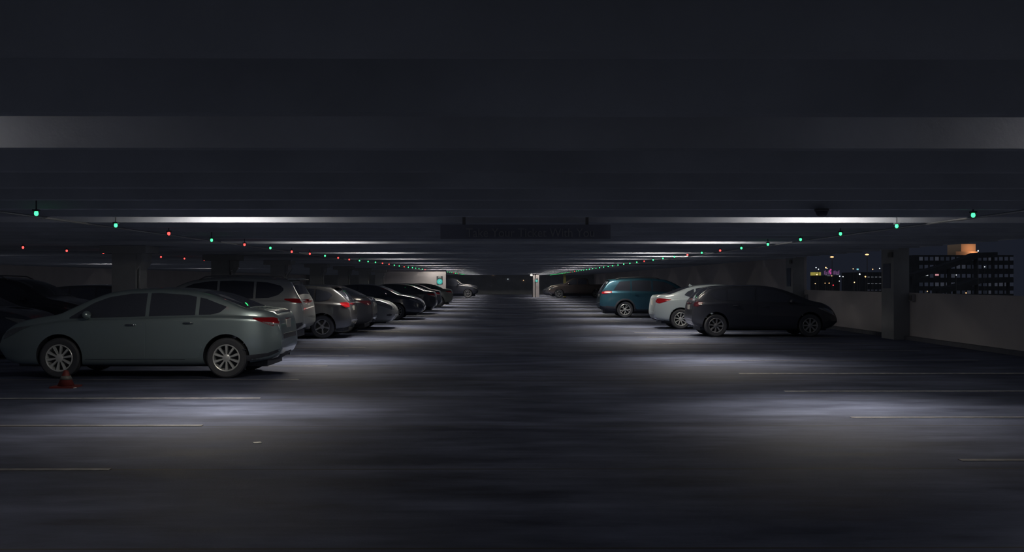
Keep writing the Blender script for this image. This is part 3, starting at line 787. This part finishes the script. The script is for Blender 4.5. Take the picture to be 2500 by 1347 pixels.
add('teal_r', spec(SUV, paint=teal, label='teal crossover with bright split spoke wheels, beyond the white sedan on the right', wstyle='y', spokes=5, clad=.50, arch_trim=True, wheels=[1.08, 3.80],
    top=[(0, .62), (.01, .76), (.03, .92), (.08, 1.10), (.16, 1.25), (.30, 1.45), (.44, 1.60), (.55, 1.65), (.9, 1.69), (1.7, 1.72), (2.4, 1.70), (2.85, 1.64), (3.15, 1.53), (3.6, 1.26), (3.75, 1.18), (4.1, 1.10), (4.4, 1.0), (4.6, .86), (4.68, .72), (4.72, .62)],
    bot=[(0, .46), (.05, .40), (.2, .32), (.6, .26), (1.5, .23), (3.6, .23), (4.2, .25), (4.5, .30), (4.72, .46)],
    belt=[(0, .98), (.2, 1.10), (1.0, 1.11), (2.2, 1.09), (3.5, 1.05), (4.0, .98), (4.72, .66)],
    win=([(.60, 1.17), (2.2, 1.13), (3.46, 1.09)], [(.60, 1.20), (.86, 1.55), (1.7, 1.60), (2.4, 1.585), (2.8, 1.52), (3.1, 1.40), (3.46, 1.11)]),
    pillars=[1.35, 2.25], ws=(2.9, 3.62), rw=(.17, .42), doors=[(1.35, 2.25, 'rear_door'), (2.27, 3.3, 'front_door')], mirror=(3.15, 1.13),
    lamps=[('tail_lamp', 'red_lens', [(.06, 1.02), (.3, 1.03), (.52, 1.08)], [(.06, 1.10), (.3, 1.16), (.52, 1.15)]),
           ('headlamp', 'head_lens', [(4.1, .94), (4.4, .80), (4.6, .74)], [(4.1, .955), (4.4, .90), (4.6, .82)])],
    spoiler=(.46, 1.61, .08)), 4.08, 43.8, left=False)
brown = paint('brown_black_paint', (.10, .085, .085), .4, .3)
add('pick_r', spec(PICK, paint=brown, rimmat='alloy_dark', label='dark pickup truck with a bright windshield pillar, parked nose out beyond the teal crossover'), 4.2, 97.0, rear=False, left=False)
add('far_r', spec(SEDAN, paint=blk, rimmat='alloy_dark', label='black sedan parked nose out just beyond the dark pickup truck', ends=fr), 3.9, 104.5, rear=False, left=False)
# far left row behind the columns
add('bg_suv', spec(SUV, paint=blk, rimmat='alloy_dark', label='black crossover in the far left row behind the first concrete column', spokes=6, rail_mat=M['steel']), -9.7, 24.0, rear=False)
add('bg_sedan', spec(SEDAN, paint=blk2, rimmat='alloy_dark', label='black sedan at the far left edge behind the silver green sedan hood'), -9.3, 20.3, rear=False)
add('bg_hatch', spec(HATCH, paint=blk, rimmat='alloy_dark', label='black hatchback in the far left row, second past the black crossover'), -10.0, 30.9, rear=False)

# ================================================================ outside: city at night
M['city_dark'] = node_mat('night_facade', (.030, .034, .042), .8, noise=.2, nscale=.3)
M['ph'] = node_mat('orange_lit_stone', (.5, .36, .26), .8)
for i, (c, e) in enumerate((((.022, .026, .040), .6), ((.045, .05, .068), .55), ((.5, .53, .6), .16), ((.9, .95, 1.0), .6), ((1, .45, .5), .5), ((.015, .018, .027), .6))):
    M['win%d' % i] = emis('office_window_%d' % i, c, e)
M['sodium'] = emis('sodium_lamp', (1.0, .46, .20), 2.2)
M['warm'] = emis('warm_lamp', (1.0, .62, .32), 1.6)
M['cool'] = emis('cool_lamp', (.85, .95, 1.0), 1.5)
M['redl'] = emis('red_lamp', (1.0, .05, .08), 1.0)
M['cyanl'] = emis('cyan_sign_light', (.25, .75, .85), .8)
M['violet'] = emis('violet_neon', (.30, .14, .34), .45)
M['pink'] = emis('pink_neon', (.75, .08, .42), .6)
M['olive'] = emis('olive_lit_face', (.28, .24, .05), .9)
M['ground'] = node_mat('outside_ground', (.03, .032, .036), .9, noise=.3, nscale=.05)
g = MB().box(11.2, 420, -40, 520, -14.5, -14).build('outside_ground', M['ground']); tag(g, kind='structure')

BY = 380.0; s = F / BY
def bp(px, py): return ((px - VX) / s, H - (py - VY) / s)
ob = empty('office_building', (bp(2360, 700)[0], BY, -14), 0, 'dark office building with five rows of dim windows and an orange lit rooftop block', 'building')
x0, zt_ = bp(2236, 622); x1, _ = bp(2479, 622); cx = ob.location.x
MB().box(x0 - cx, x1 - cx, 0, 30, 0, zt_ + 14).build('facade', M['city_dark'], ob)
a, b = bp(2362, 594), bp(2398, 614)
MB().box(a[0] - cx, b[0] - cx, 4, 16, zt_ + 14, a[1] + 14).build('rooftop_block', M['ph'], ob)
a, b = bp(2343, 613), bp(2397, 622)
MB().box(a[0] - cx, b[0] - cx, 2, 4, zt_ + 14, a[1] + 14).build('rooftop_parapet', M['ph'], ob)
rows = [(631, 9), (651, 9), (673, 9), (694, 9), (713, 8)]
random.seed(5)
for r_, (yy_, hh) in enumerate(rows):
    for k in range(18):
        px = 2247 + k * 13.1; a = bp(px, yy_ - hh / 2); b = bp(px + 8.2, yy_ + hh / 2)
        if r_ == 2 and k in (0, 1): mt = 'win3'
        elif r_ == 2 and k == 3: mt = 'win4'
        elif r_ == 3 and k in (4, 5, 6): mt = 'win1'
        elif r_ in (0, 3) and k > 12: mt = random.choice(('win0', 'win1'))
        else: mt = random.choice(('win5', 'win0', 'win0', 'win5', 'win1'))
        wz0, wz1 = b[1] + 14, a[1] + 14
        if mt in ('win3', 'win4'): wz0 = wz0 + (wz1 - wz0) * .55
        MB().box(a[0] - cx, b[0] - cx, -.25, .1, wz0, wz1).build('window', M[mt], ob)
lamp_d = bpy.data.lights.new('rooftop_floodlight', 'POINT'); lamp_d.energy = 500; lamp_d.color = (1, .5, .24); lamp_d.shadow_soft_size = .4
lo_ = bpy.data.objects.new('rooftop_floodlight', lamp_d); link(lo_); a = bp(2385, 606); lo_.location = (a[0], BY + .3, a[1])
tag(lo_, 'orange floodlight in front of the rooftop block of the office building', 'floodlight')
# two dark ramps crossing in front of the office building
for nm, pts in (('upper dark sloping ramp crossing in front of the office building', ((2236, 668), (2330, 640), (2396, 616), (2440, 615))), ('lower dark sloping ramp crossing in front of the office building', ((2300, 704), (2345, 695), (2400, 678), (2478, 676)))):
    Yr = 300 if nm[0] == 'u' else 285; s2 = F / Yr; q = [((px - VX) / s2, H - (py - VY) / s2) for px, py in pts]
    poly = q + [(x, z - 1.5) for x, z in reversed(q)]
    o = empty('elevated_ramp', (q[0][0], Yr, q[0][1]), 0, nm, 'ramp')
    MB().prism([(x - q[0][0], z - q[0][1]) for x, z in poly], 1, 0, 6).build('deck', M['city_dark'], o)
    for k in (0, 1, 2, 3):
        MB().box(q[k][0] - q[0][0] - .3, q[k][0] - q[0][0] + .3, 2.5, 3.5, -14 - q[0][1], q[k][1] - q[0][1] - 1).build('pier', M['city_dark'], o)

# low building with strip windows
Yb = 320; s3 = F / Yb
def bq(px, py, s_=s3): return ((px - VX) / s_, H - (py - VY) / s_)
o = empty('low_building', (bq(2135, 700)[0], Yb, -14), 0, 'dark low building with three rows of pale strip lights left of the first right column', 'building')
cx = o.location.x; a, b = bq(2108, 664), bq(2158, 664)
MB().box(a[0] - cx, b[0] - cx, 0, 20, 0, a[1] + 14).build('facade', M['city_dark'], o)
for py, bright in ((676, 1), (692, 2), (708, 0)):
    for k in range(4):
        px = 2120 + k * 9.3; a = bq(px, py - .8); b = bq(px + 5, py + .8)
        MB().box(a[0] - cx, b[0] - cx, -.2, .05, b[1] + 14, a[1] + 14).build('strip_light', M[('win1', 'win2', 'win2')[bright]], o)

# marquee with violet fins, small olive-lit hall
Ym = 420; s4 = F / Ym
o = empty('marquee_building', (bq(2032, 665, s4)[0], Ym, -14), 0, 'distant marquee building with violet light fins and a pink neon curve', 'building')
cx = o.location.x; a, b = bq(2012, 658, s4), bq(2052, 672, s4)
MB().box(a[0] - cx, b[0] - cx, 0, 14, 0, b[1] + 14).build('hall', M['city_dark'], o)
for k in range(16):
    px = 2014 + k * 2.4; hgt = random.uniform(6, 11); a = bq(px, 670 - hgt, s4); b = bq(px + .6, 670, s4)
    MB().box(a[0] - cx, b[0] - cx, -.2, .1, b[1] + 14, a[1] + 14).build('light_fin', M['violet'], o)
pts = [bq(px, py, s4) for px, py in ((2030, 657), (2027, 660), (2026, 663), (2029, 666), (2028, 669))]
MB().tube([(x - cx, -.5, z + 14) for x, z in pts], .28, 6).build('neon_curve', M['pink'], o)
for (px, py, ww) in ((2018, 671, 5), (2024, 673, 8), (2046, 670, 5)):
    a = bq(px - ww / 2, py - 1, s4); b = bq(px + ww / 2, py + .6, s4)
    MB().box(a[0] - cx, b[0] - cx, -.6, -.3, b[1] + 14, a[1] + 14).build('lit_sign', M['win2'], o)
o = empty('lit_hall', (bq(1998, 668, s4)[0], Ym - 8, -14), 0, 'small distant hall with an olive yellow lit wall', 'building')
s5 = F / (Ym - 8); cx = o.location.x; a, b = bq(1991, 664, s5), bq(2006, 672, s5)
MB().box(a[0] - cx, b[0] - cx, 0, 6, 0, b[1] + 14).build('base', M['city_dark'], o)
MB().box(a[0] - cx, b[0] - cx, 0, 6, b[1] + 14, a[1] + 14).build('lit_wall', M['olive'], o)

# street lamps: pole down to the ground, glowing head
SL = [(2033, 627, 160, 'sodium', 1.0, 'wide orange street lamp high at the left of the first opening'), (2119, 621, 160, 'sodium', 1.0, 'wide orange street lamp high beside the first right column'),
      (2018, 653, 330, 'sodium', .4, 'orange street lamp above the left of the marquee'), (2021, 655, 330, 'cool', .25, 'small white street lamp above the left of the marquee'),
      (1994, 653, 330, 'cool', .3, 'white street lamp above the olive lit hall'), (2000, 657, 330, 'cool', .3, 'second white street lamp above the olive lit hall'),
      (1996, 670, 300, 'warm', .4, 'warm street lamp in front of the olive lit hall'), (2033, 673, 300, 'warm', .42, 'warm street lamp below the pink neon curve'),
      (2052, 674, 300, 'cool', .35, 'white street lamp right of the marquee'), (2060, 675, 300, 'cool', .3, 'white street lamp, second right of the marquee'),
      (2051, 686, 260, 'cool', .25, 'low white street lamp below the right end of the marquee'), (1992, 692, 260, 'warm', .3, 'low warm street lamp at the far left of the first opening'),
      (2016, 691, 260, 'sodium', .25, 'small low orange street lamp below the marquee'), (2026, 691, 260, 'sodium', .3, 'low orange street lamp beside the red light'),
      (2036, 696, 240, 'redl', .4, 'low red traffic light below the marquee'), (2085, 656, 300, 'warm', .3, 'warm street lamp beside the cyan sign'),
      (2101, 669, 280, 'cool', .45, 'white street lamp with a bright post below the cyan sign'), (2115, 675, 280, 'sodium', .45, 'orange street lamp left of the strip lit building'),
      (2088, 689, 260, 'warm', .35, 'low warm street lamp left of the strip lit building'), (2133, 657, 300, 'sodium', .3, 'orange street lamp above the strip lit building'),
      (2150, 655, 300, 'cool', .35, 'white street lamp just left of the first right column'), (2267, 711, 230, 'warm', .3, 'low warm street lamp just above the parapet, left of the office building'),
      (2362, 715, 230, 'sodium', .35, 'low orange street lamp just above the parapet below the office building'), (2392, 612, 275, 'cool', .4, 'white lamp at the top of the upper ramp'),
      (2338, 671, 275, 'cool', .25, 'small white lamp between the two ramps'), (2408, 651, 275, 'cool', .3, 'white lamp in front of the right part of the office building')]
for (px, py, Y, mt, sz, nm) in SL:
    q = P(px, py, Y); k = sz * Y / 300
    o = empty('street_lamp', (q.x, Y, -14), 0, nm, 'street lamp', 'city street lamps')
    zz = q.z + 14
    if sz >= 1: MB().ell((0, 0, zz), (.30, .25, .11), 14, 6).build('lamp_head', M[mt], o, True)
    else: MB().ell((0, 0, zz), (.52 * k / .5 * .5, .4 * k, .52 * k), 10, 6).build('lamp_head', M[mt], o, True)
    MB().tube([(.02, 0, 0), (.02, 0, zz - .1)], [.09, .05], 6).build('pole', M['dark_steel'], o)
q = P(2096, 657, 310)
o = empty('cyan_sign', (q.x, 310, -14), 0, 'small glowing cyan sign between the street lamps', 'sign')
MB().box(-.28, .28, -.05, .05, q.z + 14 - .2, q.z + 14 + .2).build('sign_face', M['cyanl'], o)
MB().tube([(0, 0, 0), (0, 0, q.z + 13.8)], .06, 6).build('pole', M['dark_steel'], o)
# small lights seen at the end of the aisle
for k, (px, py, mt) in enumerate(((1204, 670, 'warm'), (1240, 681, 'cool'), (1278, 684, 'warm'))):
    q = P(px, py, 123.9)
    o = empty('end_wall_light', (q.x, 123.9, q.z), 0, ('tiny warm light high on the end wall', 'tiny white light low in the middle of the end wall', 'tiny warm light low at the right of the end wall')[k], 'light')
    MB().box(-.03, .03, -.02, .1, -.03, .03).build('lens', M[mt], o)
    MB().box(-.05, .05, .0, .1, .03, .05).build('hood', M['dark_steel'], o)
